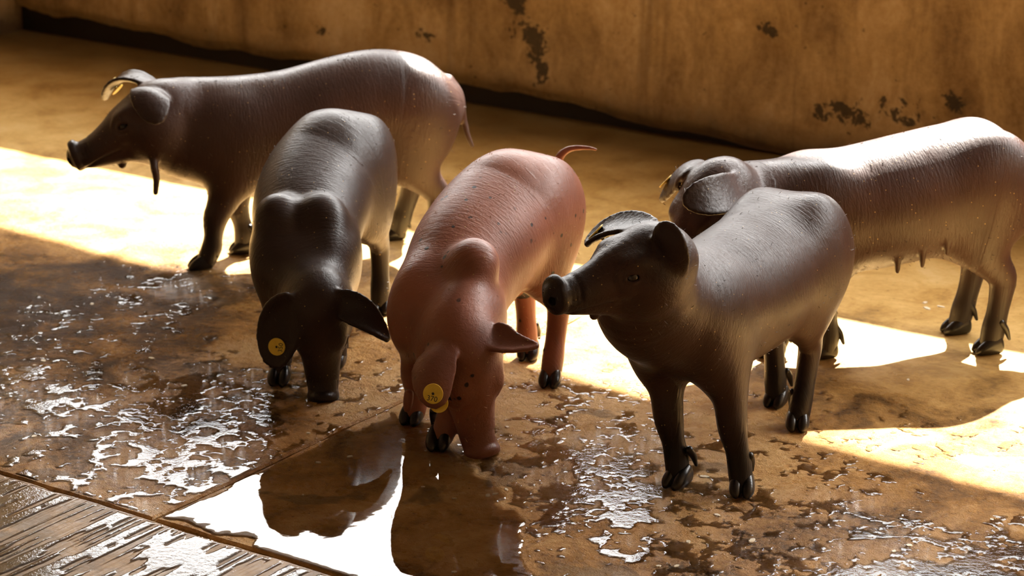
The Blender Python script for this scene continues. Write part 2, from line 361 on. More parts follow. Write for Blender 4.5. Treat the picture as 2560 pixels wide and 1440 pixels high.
PIGS = [{'name': 'A',
  'k': 1.0,
  'fwd': [-0.9721, -0.2344, 0.0],
  'left': [0.2344, -0.9721, 0.0],
  'spine': [[-0.1595, 5.335, 0.3426, 0.05, 0.06, 0.2344, -0.9721, 0.0], [-0.2205, 5.3245, 0.3453, 0.09, 0.1, 0.2344, -0.9721, 0.0],
            [-0.2612, 5.3226, 0.3499, 0.11, 0.116, 0.2344, -0.9721, 0.0], [-0.3138, 5.3104, 0.3522, 0.117, 0.122, 0.2344, -0.9721, 0.0],
            [-0.3907, 5.2954, 0.3375, 0.12, 0.124, 0.2344, -0.9721, 0.0], [-0.5018, 5.2744, 0.3139, 0.117, 0.122, 0.2344, -0.9721, 0.0],
            [-0.613, 5.2509, 0.3091, 0.11, 0.118, 0.2344, -0.9721, 0.0], [-0.6973, 5.2329, 0.3156, 0.1, 0.113, 0.2131, -0.9769, 0.0137],
            [-0.7451, 5.2191, 0.3267, 0.088, 0.104, 0.1918, -0.9811, 0.0274], [-0.7885, 5.1808, 0.3595, 0.057, 0.0665, 0.1487, -0.9874, 0.0548]],
  'S': [-0.9603, 5.15, 0.2705],
  'F': [-0.9208, -0.1584, -0.3564],
  'U': [-0.3606, -0.0026, 0.9327],
  'hs': 0.95,
  'hoof': [[-0.698, 5.1783, 0.0], [-0.6189, 5.3023, 0.0], [-0.1794, 5.2771, 0.0], [-0.2729, 5.412, 0.0]],
  'mf': [-0.6585, 5.2403, 0.0],
  'mh': [-0.2262, 5.3445, 0.0],
  'hoofdir': [[-0.9721, -0.2344, 0.0], [-0.9721, -0.2344, 0.0], [-0.9721, -0.2344, 0.0], [-0.9721, -0.2344, 0.0]],
  'th': 0.034,
  'ears': [{'b': [-0.7811, 5.1415, 0.4111],
            'm': [-0.7837, 5.08, 0.4248],
            't': [-0.762, 5.04, 0.3759],
            'w': [0.9701, 0.0, -0.2425],
            'hw': 0.04,
            'cup': -0.25,
            'pt': 0.0},
           {'b': [-0.7945, 5.2306, 0.4062],
            'm': [-0.8652, 5.25, 0.4252],
            't': [-0.9173, 5.3, 0.3686],
            'w': [0.1961, 0.9806, 0.0],
            'hw': 0.036,
            'cup': -0.2,
            'pt': 0.0}],
  'tail': [[-0.1437, 5.34, 0.3992, 0.012], [-0.123, 5.34, 0.3666, 0.01], [-0.1142, 5.34, 0.3245, 0.0078], [-0.1024, 5.33, 0.2754, 0.0062],
           [-0.0916, 5.33, 0.2471, 0.0048]],
  'tassels': [[-0.7908, 5.13, 0.2712, 0.0095], [-0.7886, 5.12, 0.2511, 0.009], [-0.7852, 5.12, 0.2283, 0.008], [-0.7885, 5.12, 0.1944, 0.006]],
  'tag': {'ear': 1, 'v': 0.78, 'n': [-0.7172, 0.2049, 0.666], 'up': [0.0, 0.0, 1.0], 'num': '', 'r': 0.017}},
 {'name': 'B',
  'k': 1.0,
  'fwd': [-0.1522, -0.9884, 0.0],
  'left': [0.9884, -0.1522, 0.0],
  'spine': [[-0.3529, 4.905, 0.3259, 0.065, 0.075, 0.9884, -0.1522, 0.0], [-0.3508, 4.8323, 0.3465, 0.085, 0.09, 0.9884, -0.1522, 0.0],
            [-0.368, 4.7977, 0.347, 0.105, 0.115, 0.9884, -0.1522, 0.0], [-0.3934, 4.7522, 0.3172, 0.116, 0.122, 0.9884, -0.1522, 0.0],
            [-0.4083, 4.6701, 0.2839, 0.116, 0.12, 0.9884, -0.1522, 0.0], [-0.4088, 4.5799, 0.2523, 0.102, 0.108, 0.9949, -0.1008, 0.0056],
            [-0.3999, 4.4629, 0.1985, 0.08, 0.088, 0.9987, -0.0489, 0.0111], [-0.3684, 4.3528, 0.1802, 0.0504, 0.0588, 0.9982, 0.0549, 0.0222]],
  'S': [-0.3642, 4.345, 0.0072],
  'F': [0.0302, -0.1512, -0.988],
  'U': [0.0509, -0.987, 0.1526],
  'hs': 0.84,
  'hoof': [[-0.3522, 4.5257, 0.0], [-0.4557, 4.4323, 0.0], [-0.2807, 4.874, 0.0], [-0.4148, 4.8149, 0.0]],
  'mf': [-0.404, 4.479, 0.0],
  'mh': [-0.3477, 4.8444, 0.0],
  'hoofdir': [[-0.1961, -0.9806, 0.0], [-0.0995, -0.995, 0.0], [0.0, -1.0, 0.0], [-0.1483, -0.9889, 0.0]],
  'bk': 0.02,
  'sb': 0.085,
  'sz': 0.25,
  'ears': [{'b': [-0.325, 4.3179, 0.2039],
            'm': [-0.2832, 4.3, 0.1849],
            't': [-0.2359, 4.29, 0.138],
            'w': [0.4969, -0.3478, -0.795],
            'hw': 0.029,
            'cup': -0.25,
            'pt': 0.5},
           {'b': [-0.4071, 4.3133, 0.2021],
            'm': [-0.437, 4.32, 0.1542],
            't': [-0.4498, 4.31, 0.0771],
            'w': [0.9656, -0.2414, 0.0966],
            'hw': 0.042,
            'cup': 0.3,
            'pt': 0.0}],
  'tail': [[-0.3551, 4.95, 0.3623, 0.011], [-0.3551, 4.975, 0.3163, 0.009], [-0.3549, 4.98, 0.2618, 0.006], [-0.355, 4.98, 0.2172, 0.004]],
  'bumps': [[-0.4547, 4.505, 0.3142, 0.049], [-0.3718, 4.505, 0.3166, 0.049]],
  'tag': {'ear': 1, 'v': 0.78, 'n': [-0.2409, -0.9636, 0.1156], 'up': [-0.9744, 0.2009, 0.1005], 'num': '350', 'r': 0.017}},
 {'name': 'C',
  'k': 1.0,
  'fwd': [-0.5281, -0.8492, 0.0],
  'left': [0.8492, -0.5281, 0.0],
  'spine': [[0.0731, 4.595, 0.3336, 0.06, 0.07, 0.8492, -0.5281, 0.0], [0.0322, 4.5206, 0.3303, 0.085, 0.09, 0.8492, -0.5281, 0.0],
            [0.0008, 4.4706, 0.3447, 0.108, 0.115, 0.8492, -0.5281, 0.0], [-0.0229, 4.4409, 0.3285, 0.118, 0.121, 0.8492, -0.5281, 0.0],
            [-0.0581, 4.3755, 0.3059, 0.117, 0.119, 0.8492, -0.5281, 0.0], [-0.0967, 4.294, 0.279, 0.103, 0.11, 0.9524, -0.3031, 0.0334],
            [-0.1222, 4.1927, 0.2246, 0.088, 0.098, 0.9974, -0.016, 0.0698], [-0.0886, 4.0714, 0.1933, 0.0552, 0.0644, 0.8573, 0.5007, 0.1195]],
  'S': [-0.0559, 4.06, 0.0068],
  'F': [0.223, -0.152, -0.9629],
  'U': [0.464, -0.8522, 0.242],
  'hs': 0.92,
  'hoof': [[-0.1338, 4.0891, 0.0], [-0.1857, 4.2197, 0.0], [0.076, 4.4209, 0.0], [0.034, 4.5786, 0.0]],
  'mf': [-0.1598, 4.1544, 0.0],
  'mh': [0.055, 4.4997, 0.0],
  'hoofdir': [[-0.0995, -0.995, 0.0], [-0.2873, -0.9578, 0.0], [-0.1961, -0.9806, 0.0], [-0.1961, -0.9806, 0.0]],
  'bk': 0.024,
  'sb': 0.085,
  'd0': 0.06,
  'd1': 0.02,
  'sz': 0.24,
  'ears': [{'b': [-0.0328, 4.0596, 0.2272],
            'm': [-0.0057, 4.03, 0.2201],
            't': [0.0433, 4.02, 0.2191],
            'w': [0.0, -0.824, -0.5665],
            'hw': 0.027,
            'cup': -0.45,
            'pt': 1},
           {'b': [-0.1142, 4.0183, 0.2149],
            'm': [-0.1411, 3.985, 0.1857],
            't': [-0.1277, 3.945, 0.1353],
            'w': [0.9428, -0.2357, 0.2357],
            'hw': 0.038,
            'cup': -0.35,
            'pt': 0.0}],
  'tail': [[0.0764, 4.66, 0.3489, 0.012], [0.0903, 4.68, 0.3768, 0.01], [0.1006, 4.68, 0.3976, 0.008], [0.1206, 4.68, 0.4092, 0.006],
           [0.1525, 4.67, 0.4126, 0.004], [0.1685, 4.67, 0.4093, 0.003]],
  'bumps': [[-0.0698, 4.165, 0.3256, 0.048]],
  'spots': [[0.0603, 4.43, 0.2474, 0.036], [0.0502, 4.42, 0.2206, 0.022], [0.02, 4.58, 0.1448, 0.024], [0.0896, 4.5, 0.3359, 0.013],
            [0.0816, 4.47, 0.2798, 0.013], [0.0538, 4.43, 0.3239, 0.011], [-0.0219, 4.2, 0.3606, 0.012], [0.0074, 4.25, 0.3147, 0.01],
            [-0.1739, 4.1, 0.1675, 0.012], [-0.0934, 4.1, 0.2855, 0.012]],
  'tassels': [[-0.1878, 4.1, 0.098, 0.009], [-0.1895, 4.1, 0.0825, 0.009], [-0.1911, 4.1, 0.0693, 0.007]],
  'tag': {'ear': 1, 'v': 0.86, 'n': [-0.0496, -0.9917, 0.119], 'up': [0.1476, 0.0984, 0.9841], 'num': '370', 'r': 0.018}},
 {'name': 'D',
  'k': 1.0,
  'fwd': [-0.4344, -0.9007, 0.0],
  'left': [0.9007, -0.4344, 0.0],
  'spine': [[0.5668, 4.345, 0.3172, 0.075, 0.085, 0.9007, -0.4344, 0.0], [0.536, 4.2918, 0.313, 0.095, 0.1, 0.9007, -0.4344, 0.0],
            [0.5111, 4.254, 0.3146, 0.112, 0.118, 0.9007, -0.4344, 0.0], [0.4672, 4.1961, 0.3064, 0.119, 0.124, 0.9007, -0.4344, 0.0],
            [0.4089, 4.1068, 0.2954, 0.12, 0.125, 0.9007, -0.4344, 0.0], [0.3466, 4.0056, 0.2975, 0.11, 0.12, 0.9007, -0.4344, 0.0],
            [0.2814, 3.9037, 0.3231, 0.095, 0.108, 0.832, -0.5535, -0.037], [0.2243, 3.8312, 0.3701, 0.082, 0.095, 0.7423, -0.6658, -0.0749],
            [0.227, 3.7513, 0.4548, 0.0528, 0.0616, 0.5214, -0.8412, -0.1434]],
  'S': [0.0725, 3.66, 0.4284],
  'F': [-0.8523, -0.5214, -0.0401],
  'U': [0.041, -0.1432, 0.9888],
  'hs': 0.88,
  'hoof': [[0.4005, 3.8698, 0.0], [0.2928, 3.9061, 0.0], [0.5324, 4.1863, 0.0], [0.508, 4.3095, 0.0]],
  'mf': [0.3467, 3.888, 0.0],
  'mh': [0.5202, 4.2479, 0.0],
  'hoofdir': [[-0.1483, -0.9889, 0.0], [-0.6, -0.8, 0.0], [-0.1483, -0.9889, 0.0], [-0.4856, -0.8742, 0.0]],
  'ears': [{'b': [0.2621, 3.7141, 0.4569],
            'm': [0.2519, 3.69, 0.4984],
            't': [0.2421, 3.69, 0.5399],
            'w': [0.8521, -0.5013, -0.1504],
            'hw': 0.028,
            'cup': 0.35,
            'pt': 0.0},
           {'b': [0.2208, 3.7914, 0.5036],
            'm': [0.17, 3.84, 0.4912],
            't': [0.126, 3.85, 0.4583],
            'w': [0.2822, 0.9407, 0.1881],
            'hw': 0.034,
            'cup': -0.25,
            'pt': 0.0}],
  'tail': [[0.5744, 4.385, 0.341, 0.011], [0.5869, 4.405, 0.2993, 0.009], [0.5925, 4.41, 0.2496, 0.006], [0.595, 4.405, 0.2108, 0.004]],
  'tag': {'ear': 1, 'v': 0.78, 'n': [-0.7172, 0.2049, 0.666], 'up': [0.0, 0.0, 1.0], 'num': '', 'r': 0.017}},
 {'name': 'E',
  'k': 1.05,
  'fwd': [-0.9754, -0.2204, 0.0],
  'left': [0.2204, -0.9754, 0.0],
  'spine': [[1.0739, 4.71, 0.3184, 0.06, 0.07, 0.2204, -0.9754, 0.0], [0.982, 4.6884, 0.3241, 0.09, 0.1, 0.2204, -0.9754, 0.0],
            [0.9332, 4.6811, 0.3321, 0.113, 0.122, 0.2204, -0.9754, 0.0], [0.8876, 4.6699, 0.3333, 0.121, 0.128, 0.2204, -0.9754, 0.0],
            [0.8077, 4.6493, 0.3193, 0.124, 0.13, 0.2204, -0.9754, 0.0], [0.7105, 4.6245, 0.3041, 0.122, 0.128, 0.2204, -0.9754, 0.0],
            [0.6058, 4.6028, 0.2938, 0.114, 0.122, 0.2204, -0.9754, 0.0], [0.5128, 4.5775, 0.2962, 0.102, 0.115, 0.3236, -0.946, -0.0183],
            [0.443, 4.5526, 0.308, 0.09, 0.105, 0.4254, -0.9042, -0.0368], [0.3957, 4.4856, 0.3608, 0.0552, 0.0644, 0.6099, -0.7892, -0.0717]],
  'S': [0.2937, 4.42, 0.2149],
  'F': [-0.597, -0.398, -0.6965],
  'U': [-0.5212, -0.4676, 0.7139],
  'hs': 0.92,
  'hoof': [[0.6326, 4.5786, 0.0], [0.5279, 4.5907, 0.0], [0.9718, 4.6054, 0.0], [0.929, 4.7311, 0.0]],
  'mf': [0.5802, 4.5846, 0.0],
  'mh': [0.9504, 4.6683, 0.0],
  'hoofdir': [[-0.9754, -0.2204, 0.0], [-0.9754, -0.2204, 0.0], [-0.9754, -0.2204, 0.0], [-0.9754, -0.2204, 0.0]],
  'ears': [{'b': [0.4327, 4.4459, 0.394],
            'm': [0.3855, 4.355, 0.4022],
            't': [0.3233, 4.325, 0.4013],
            'w': [0.3042, -0.4056, -0.8619],
            'hw': 0.035,
            'cup': 0.15,
            'pt': 0.0},
           {'b': [0.3556, 4.5086, 0.4084],
            'm': [0.3295, 4.55, 0.391],
            't': [0.2964, 4.57, 0.3349],
            'w': [0.1952, 0.9759, 0.0976],
            'hw': 0.042,
            'cup': 0.3,
            'pt': 0.0}],
  'tail': [[1.0682, 4.72, 0.3746, 0.012], [1.0931, 4.73, 0.3383, 0.01], [1.1064, 4.73, 0.2874, 0.0065], [1.1165, 4.73, 0.2363, 0.003]],
  'teats': [[0.6951, 4.55, 0.1962], [0.7654, 4.55, 0.1895], [0.8149, 4.555, 0.2005], [0.8637, 4.56, 0.2247]],
  'tag': {'ear': 1, 'v': 0.78, 'n': [-0.7172, 0.2049, 0.666], 'up': [0.0, 0.0, 1.0], 'num': '', 'r': 0.017}}]

# ------------------------------------------------------------------ the pigs
GRID = .0030
ZUP = np.array([0, 0, 1.])
def ss(a, b, x): t = np.clip((x - a) / (b - a), 0, 1); return t * t * (3 - 2 * t)
def make_hoof():
    F = Field(); s = [0, 1, 0]
    for y in (-1, 1):
        F.add(Sweep([[-.013, y * .0100, .020, .0098, .019, *s], [.005, y * .0108, .0165, .0115, .0165, *s], [.019, y * .0108, .0115, .0108, .0115, *s], [.028, y * .0095, .0065, .0065, .0065, *s]], 4), .002)
    class Half:
        lo = np.array([-9.] * 3, np.float32); hi = np.array([9.] * 3, np.float32)
        def raw(s, P): return P[:, 2] - .0
    F.cut(Half(), .002)
    for y in (-1, 1):
        F.add(Sweep([[-.014, y * .011, .064, .0075, .0075, *s], [-.024, y * .0135, .050, .0065, .006, *s], [-.031, y * .0155, .031, .003, .003, *s]], 4), .003)
    V, Q = polygonise(F, (-.055, -.04, -.01), (.05, .04, .08), .0016)
    V[:, 2] = np.maximum(V[:, 2], .0005)
    return np_mesh('hoof', V, Q)
HOOF_ME = make_hoof()
def ear_sheet(e):
    b, m, t = (np.array(e[q], float) for q in 'bmt'); W = nrm(e['w']); hw = e['hw']
    c1 = 2 * m - .5 * (b + t)                       # quadratic bezier control so the curve passes through m
    nv, nu = 42, 30; pts = []; rad = []
    for i in range(nv):
        v = i / (nv - 1); C = (1 - v) ** 2 * b + 2 * v * (1 - v) * c1 + v * v * t
        T = nrm(2 * (1 - v) * (c1 - b) + 2 * v * (t - c1)); w = nrm(W - T * W.dot(T)); N = np.cross(T, w)
        half = hw * np.interp(v, [0, .12, .3, .5, .7, .85, .95, 1], [.66, .82, .97, 1, .92, .74, .50, .22])
        half *= (1 - e['pt']) + e['pt'] * np.interp(v, [0, .35, .7, 1], [1.15, .95, .62, .4])
        for j in range(nu):
            u = 2 * j / (nu - 1) - 1
            pts.append(C + w * half * u + N * e['cup'] * half * (u * u - .35)); rad.append(.0044 + .0026 * (1 - v) * (1 - u * u) + .0006 * (1 - abs(u)))
    return Sheet(np.array(pts), np.array(rad))
def pig_field(p):
    k = p['k']; fwd = np.array(p['fwd']); left = np.array(p['left']); F = Field()
    torso = Sweep(p['spine'], 8); F.add(torso, .01)
    S, HF, HU, hs = (np.array(p['S']), np.array(p['F']), np.array(p['U']), p['hs']); HL = np.cross(HU, HF)
    def hl(x, y, z): return S + hs * ((x - .225) * HF + y * HL + (z + .082) * HU)
    HA = np.array([HF, HL, HU])
    def hsweep(rows, n=4, cap=1.): return Sweep([[*hl(r[0], r[1], r[2]), r[3] * hs, r[4] * hs, *HL] for r in rows], n, cap)
    F.add(hsweep([(-.015, 0, -.060, .058, .058), (.04, 0, -.058, .064, .062), (.085, 0, -.062, .056, .056), (.125, 0, -.070, .043, .044), (.165, 0, -.077, .035, .035), (.20, 0, -.081, .031, .031), (.222, 0, -.082, .031, .031)]), .035)
    F.add(hsweep([(.0, 0, -.105, .045, .042), (.06, 0, -.116, .038, .034), (.12, 0, -.117, .027, .022), (.160, 0, -.112, .021, .016), (.190, 0, -.106, .017, .011)]), .035)
    for y in (-1, 1):
        F.add(Ball(hl(.035, y * .040, -.085), np.array([.055, .036, .052]) * hs, HA), .03)      # cheek
        F.add(Ball(hl(.082, y * .040, -.028), np.array([.028, .017, .014]) * hs, HA), .018)     # brow
        F.add(hsweep([(.10, y * .032, -.075, .013, .016), (.16, y * .022, -.078, .012, .015), (.215, y * .015, -.082, .012, .015)]), .02)
    F.add(Ball(hl(.01, 0, -.018), np.array([.035, .045, .022]) * hs, HA), .03)                  # poll
    F.add(Disc(hl(.230, 0, -.080), .0075 * hs, .0365 * hs, .0360 * hs, HA, .0045 * hs), .005)        # snout disc
    F.add(Ball(hl(.226, 0, -.052), np.array([.008, .020, .010]) * hs, HA), .008)
    F.add(Ball(hl(.140, 0, -.141), np.array([.010, .008, .009]) * hs, HA), .008)                 # chin wart
    sp = np.array(p['spine']); q = sp[-4]; up = np.cross(nrm(sp[-3, :3] - sp[-5, :3]), q[5:8])
    th = p.get('th', 0.) * ZUP
    F.add(Sweep([[*(q[:3] - up * q[4] * .45 - th * .4), .060, .060, *q[5:8]], [*((q[:3] - up * q[4] * .45) * .45 + hl(.02, 0, -.10) * .55 - th), .054, .052, *q[5:8]], [*(hl(.03, 0, -.100) - th * .8), .042 * hs, .040 * hs, *HL]], 4), .05)
    # legs
    kk = k
    jz, sz = p.get('jz', .315) * kk, p.get('sz', .285) * kk
    mf, mh = np.array(p['mf']), np.array(p['mh'])
    def onspine(q):         # spine centre above a ground point, measured along the body axis
        a = (torso.r[:, :3] - q) @ fwd; i = int(np.argmin(np.abs(a) + np.where(torso.r[:, 2] < .12, 1, 0))); c = torso.r[i, :3].copy(); return c
    for i, sg in ((0, 1), (1, -1)):
        Hf = np.array(p['hoof'][i]); J = onspine(mf - fwd * p.get('sx', .035)); J[2] = sz; J = J + left * sg * p.get('sw', .060)
        F.add(Ball(J + fwd * .005 - ZUP * .01, np.array([.075, .040, p.get('sb', .105)]) * kk, np.array([fwd, left, ZUP])), .05)
        L = lambda t, b=0., s=0.: Hf + (J - Hf) * t + fwd * b + left * sg * s
        r = [(L(1.0), .040, .060), (L(.80, -.005), .038, .055), (L(.66, -.006), .033, .045), (L(.52, 0), .028, .034), (L(.40, .004), .0255, .028), (L(.27, -.002), .0205, .0215), (L(.17, -.006), .0215, .0235), (L(.075, -.002), .0205, .022)]
        F.add(Sweep([[*q[0], q[1] * kk, q[2] * kk, *left] for q in r], 3), .022)
    for i, sg in ((2, 1), (3, -1)):
        Hf = np.array(p['hoof'][i]); J = onspine(mh + fwd * p.get('jx', .015)); J[2] = jz; J = J + left * sg * p.get('jw', .058)
        F.add(Ball(J - fwd * .015 + ZUP * .0, np.array([.085, .048, .115]) * kk, np.array([fwd, left, ZUP])), .05)
        F.add(Ball(J + fwd * .030 - ZUP * .07, np.array([.065, .036, .07]) * kk, np.array([fwd, left, ZUP])), .04)
        L = lambda t, b=0., s=0.: Hf + (J - Hf) * t + fwd * b + left * sg * s
        r = [(L(.95), .042, .075), (L(.78, .015), .038, .066), (L(.64, .005), .032, .047), (L(.54, -.018), .025, .034), (L(.465, -.032), .022, .029), (L(.36, -.027), .020, .0235), (L(.25, -.018), .0195, .0215), (L(.16, -.010), .021, .0235), (L(.07, -.002), .0205, .022)]
        F.add(Sweep([[*q[0], q[1] * kk, q[2] * kk, *left] for q in r], 3), .022)
    for b in p.get('bumps', []): F.add(Ball(b[:3], b[3]), p.get('bk', .028))
    for e in p['ears']: F.add(ear_sheet(e), .012)
    if 'tail' in p: F.add(Sweep([[*r[:3], r[3], r[3], *left] for r in p['tail']], 5), .012)
    if 'tassels' in p: F.add(Sweep([[*r[:3], r[3], r[3], *left] for r in p['tassels']], 4), .008)
    for t in p.get('teats', []): F.add(Sweep([[t[0], t[1], t[2] + .035, .0065, .0065, 1, 0, 0], [t[0], t[1], t[2] + .012, .006, .006, 1, 0, 0], [t[0], t[1], t[2], .0042, .0042, 1, 0, 0]], 2), .008)
    # carve
    eyes = []
    for y in (-1, 1):
        ec = hl(.096, y * .0505, -.050); out = nrm(HL * y + HF * .35 + HU * .25); eyes.append((ec, out))
        F.cut(Ball(ec + out * .001 * hs, .0135 * hs), .004)
        t1 = nrm(HF - out * HF.dot(out)); t2 = np.cross(out, t1)
        ring = [[*(ec + out * (.0075 - .0035 * abs(math.cos(a))) * hs + (t1 * math.cos(a) * .0160 + t2 * math.sin(a) * .0098) * hs), .0042 * hs, .0042 * hs, *out] for a in np.linspace(0, 2 * math.pi, 17)]
        F.add(Sweep(ring, 1), .003)
        ring = [[*(ec + out * .001 * hs + (t1 * math.cos(a) * .028 + t2 * (math.sin(a) * .023 - .002)) * hs), .0042 * hs, .0042 * hs, *out] for a in np.linspace(0, 2 * math.pi, 17)]
        F.add(Sweep(ring, 1), .006)
        F.add(Ball(hl(.100, y * .047, -.077), np.array([.019, .011, .012]) * hs, HA), .008)    # pouch under the eye
        F.cut(Ball(hl(.240, y * .0125, -.082), np.array([.010, .0080, .0100]) * hs, HA), .004)
        F.cut(hsweep([(.218, y * .018, -.112, .002, .002), (.195, y * .026, -.107, .0024, .0024), (.16, y * .033, -.104, .0028, .0028), (.13, y * .039, -.102, .0026, .0026)]), .005)
    for z in (0, 1, 2): # wrinkles behind the snout
        x = .213 - z * .009
        ring = [[*hl(x - .003 * math.cos(a) , math.sin(a) * .0345, -.080 + math.cos(a) * .0345), .0017, .0017, *HF] for a in np.linspace(-1.6, 1.6, 11)]
        F.cut(Sweep(ring, 1), .006)
    return F, torso, eyes, hl
def build_pig(p, name, label, mat, eyemat, hoofmat, group):
    F, torso, eyes, hl = pig_field(p)
    lo = np.min([o[1].lo for o in F.ops if o[0] == '+'], 0) + .03; hi = np.max([o[1].hi for o in F.ops if o[0] == '+'], 0) - .03
    lo[2] = max(lo[2], -.004)
    V, Q = polygonise(F, lo, hi, p.get('grid', GRID))
    # relax the trunk so no trace of the section joints is left
    hd = np.linalg.norm(V - hl(.09, 0, -.07), axis=1); keep = (hd < .17 * p['hs']) | (V[:, 2] < .14)
    for e in p['ears']:
        for q in 'bmt': keep |= np.linalg.norm(V - np.array(e[q]), axis=1) < .07
    for q in p.get('tail', []) + p.get('tassels', []) + p.get('teats', []): keep |= np.linalg.norm(V - np.array(q[:3]), axis=1) < .035
    ed = np.concatenate([Q[:, [0, 1]], Q[:, [1, 2]], Q[:, [2, 3]], Q[:, [3, 0]]]); deg = np.bincount(ed.ravel(), minlength=len(V))[:, None].astype(float)
    for it in range(14):
        acc = np.stack([np.bincount(ed[:, 0], V[ed[:, 1], c], len(V)) + np.bincount(ed[:, 1], V[ed[:, 0], c], len(V)) for c in range(3)], 1) / deg
        V = np.where(keep[:, None], V, V * .4 + acc * .6)
    base = (np.array(p['mf']) + np.array(p['mh'])) / 2; base[2] = 0
    fw = np.array(p['fwd']); ang = math.atan2(fw[1], fw[0])
    s, a = torso.locate(V.astype(np.float32))
    S = np.array(p['S']); hs = p['hs']
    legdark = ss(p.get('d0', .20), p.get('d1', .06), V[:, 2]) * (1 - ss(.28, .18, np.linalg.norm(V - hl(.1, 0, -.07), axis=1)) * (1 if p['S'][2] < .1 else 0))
    muz = ss(.10, .03, np.linalg.norm(V - S, axis=1))
    spots = np.zeros(len(V))
    for q in p.get('spots', []): spots = np.maximum(spots, ss(1.25, .6, np.linalg.norm(V - np.array(q[:3]), axis=1) / q[3]))
    ear = np.zeros(len(V))
    for e in p['ears']:
        for q in ('m', 't'): ear = np.maximum(ear, ss(.075, .045, np.linalg.norm(V - np.array(e[q]), axis=1)))
    c, sn = math.cos(-ang), math.sin(-ang); X = V - base
    Vl = np.stack([X[:, 0] * c - X[:, 1] * sn, X[:, 0] * sn + X[:, 1] * c, X[:, 2]], 1)
    me = np_mesh(name, Vl, Q)
    at = me.attributes.new('flow', 'FLOAT_VECTOR', 'POINT'); at.data.foreach_set('vector', np.stack([s, a, ss(.24 * hs, .17 * hs, np.linalg.norm(V - hl(.09, 0, -.06), axis=1))], 1).astype(np.float32).ravel())
    at = me.attributes.new('tone', 'FLOAT_COLOR', 'POINT'); at.data.foreach_set('color', np.stack([legdark, np.maximum(muz, ear * .7), spots, np.ones(len(V))], 1).astype(np.float32).ravel())
    o = link(name, me, mat); o.location = base; o.rotation_euler = (0, 0, ang)
    tag(o, label, 'pig', group)
    inv = Matrix.Translation(Vector(base)) @ Matrix.Rotation(ang, 4, 'Z'); inv.invert()
    # eyes
    for ec, out in eyes:
        h = bpy.data.objects.new('eye', EYE_ME); COL.objects.link(h); h.parent = o
        h.matrix_local = inv @ Matrix.Translation(Vector(ec - out * .0045 * hs)) @ Vector(out).to_track_quat('Z', 'Y').to_matrix().to_4x4() @ Matrix.Scale(.0142 * hs, 4)
    for i in range(4):
        h = bpy.data.objects.new('hoof', HOOF_ME); COL.objects.link(h); h.parent = o
        d = p['hoofdir'][i]; P = np.array(p['hoof'][i])
        h.matrix_local = inv @ Matrix.Translation(Vector(P)) @ Matrix.Rotation(math.atan2(d[1], d[0]), 4, 'Z') @ Matrix.Scale(p['k'], 4)
    # bristles
    rng = np.random.default_rng(len(V)); me.update(); nn = np.empty(len(V) * 3, np.float32); me.vertices.foreach_get('normal', nn); nn = nn.reshape(-1, 3)
    ok = np.flatnonzero((Vl[:, 2] > .16) if S[2] > .1 else (Vl[:, 2] > .03)); ix = rng.choice(ok, 520, replace=False)
    back = np.array([-1., 0, -.25]); d = nn[ix] * .30 + back * .7 + rng.normal(0, .25, (520, 3)); d -= nn[ix] * np.minimum((d * nn[ix]).sum(1) - .25, 0)[:, None]
    d /= np.linalg.norm(d, axis=1)[:, None]; Lh = rng.uniform(.006, .012, 520)[:, None]; sdv = np.cross(d, nn[ix]); sdv /= np.linalg.norm(sdv, axis=1)[:, None] + 1e-6
    b0 = Vl[ix] - nn[ix] * .001; hv = np.stack([b0 - sdv * .00013, b0 + sdv * .00013, b0 + d * Lh * .6 + sdv * .0001 + nn[ix] * .001, b0 + d * Lh - nn[ix] * .0005], 1).reshape(-1, 3)
    hm = np_mesh('bristles', hv, np.arange(len(hv)).reshape(-1, 4)); tag(link('bristles', hm, M_HAIR[p['name']], o), kind='stuff')
    print(name, len(V), 'verts', round(time.time() - T0, 1))
    return o, inv, F

def disc_mesh(name, r, t, n=36):
    """ear-tag plate: thin disc with a bevelled rim and a centre hole stud"""
    prof = [(0, -t), (r - .0008, -t), (r, -t * .4), (r, t * .4), (r - .0008, t), (r * .16, t), (r * .13, t * .3), (0, t * .3)]
    vs = []; fs = []
    for (q, z) in prof:
        for k in range(n): a = 2 * math.pi * k / n; vs.append((q * math.cos(a), q * math.sin(a), z))
    for i in range(len(prof) - 1):
        for k in range(n): fs.append((i * n + k, i * n + (k + 1) % n, (i + 1) * n + (k + 1) % n, (i + 1) * n + k))
    me = bpy.data.meshes.new(name); bm = bmesh.new(); bv = [bm.verts.new(v) for v in vs]
    for f in fs:
        try: bm.faces.new([bv[i] for i in f])
        except ValueError: pass
    bmesh.ops.remove_doubles(bm, verts=bm.verts, dist=1e-6); bmesh.ops.recalc_face_normals(bm, faces=bm.faces); bm.to_mesh(me); bm.free(); return me
def text_mesh(txt, size):
    cu = bpy.data.curves.new('number', 'FONT'); cu.body = txt; cu.size = size; cu.align_x = 'CENTER'; cu.align_y = 'CENTER'; cu.extrude = .00015
    ob = bpy.data.objects.new('number', cu); COL.objects.link(ob); dg = bpy.context.evaluated_depsgraph_get(); dg.update()
    me = bpy.data.meshes.new_from_object(ob.evaluated_get(dg)); bpy.data.objects.remove(ob); me.name = 'number'; return me
def ear_point(e, v):
    b, m, t = (np.array(e[q], float) for q in 'bmt'); c1 = 2 * m - .5 * (b + t)
    C = (1 - v) ** 2 * b + 2 * v * (1 - v) * c1 + v * v * t; T = nrm(2 * (1 - v) * (c1 - b) + 2 * v * (t - c1)); W = nrm(e['w']); w = nrm(W - T * W.dot(T)); N = np.cross(T, w)
    return C - N * e['cup'] * e['hw'] * .3, N, T
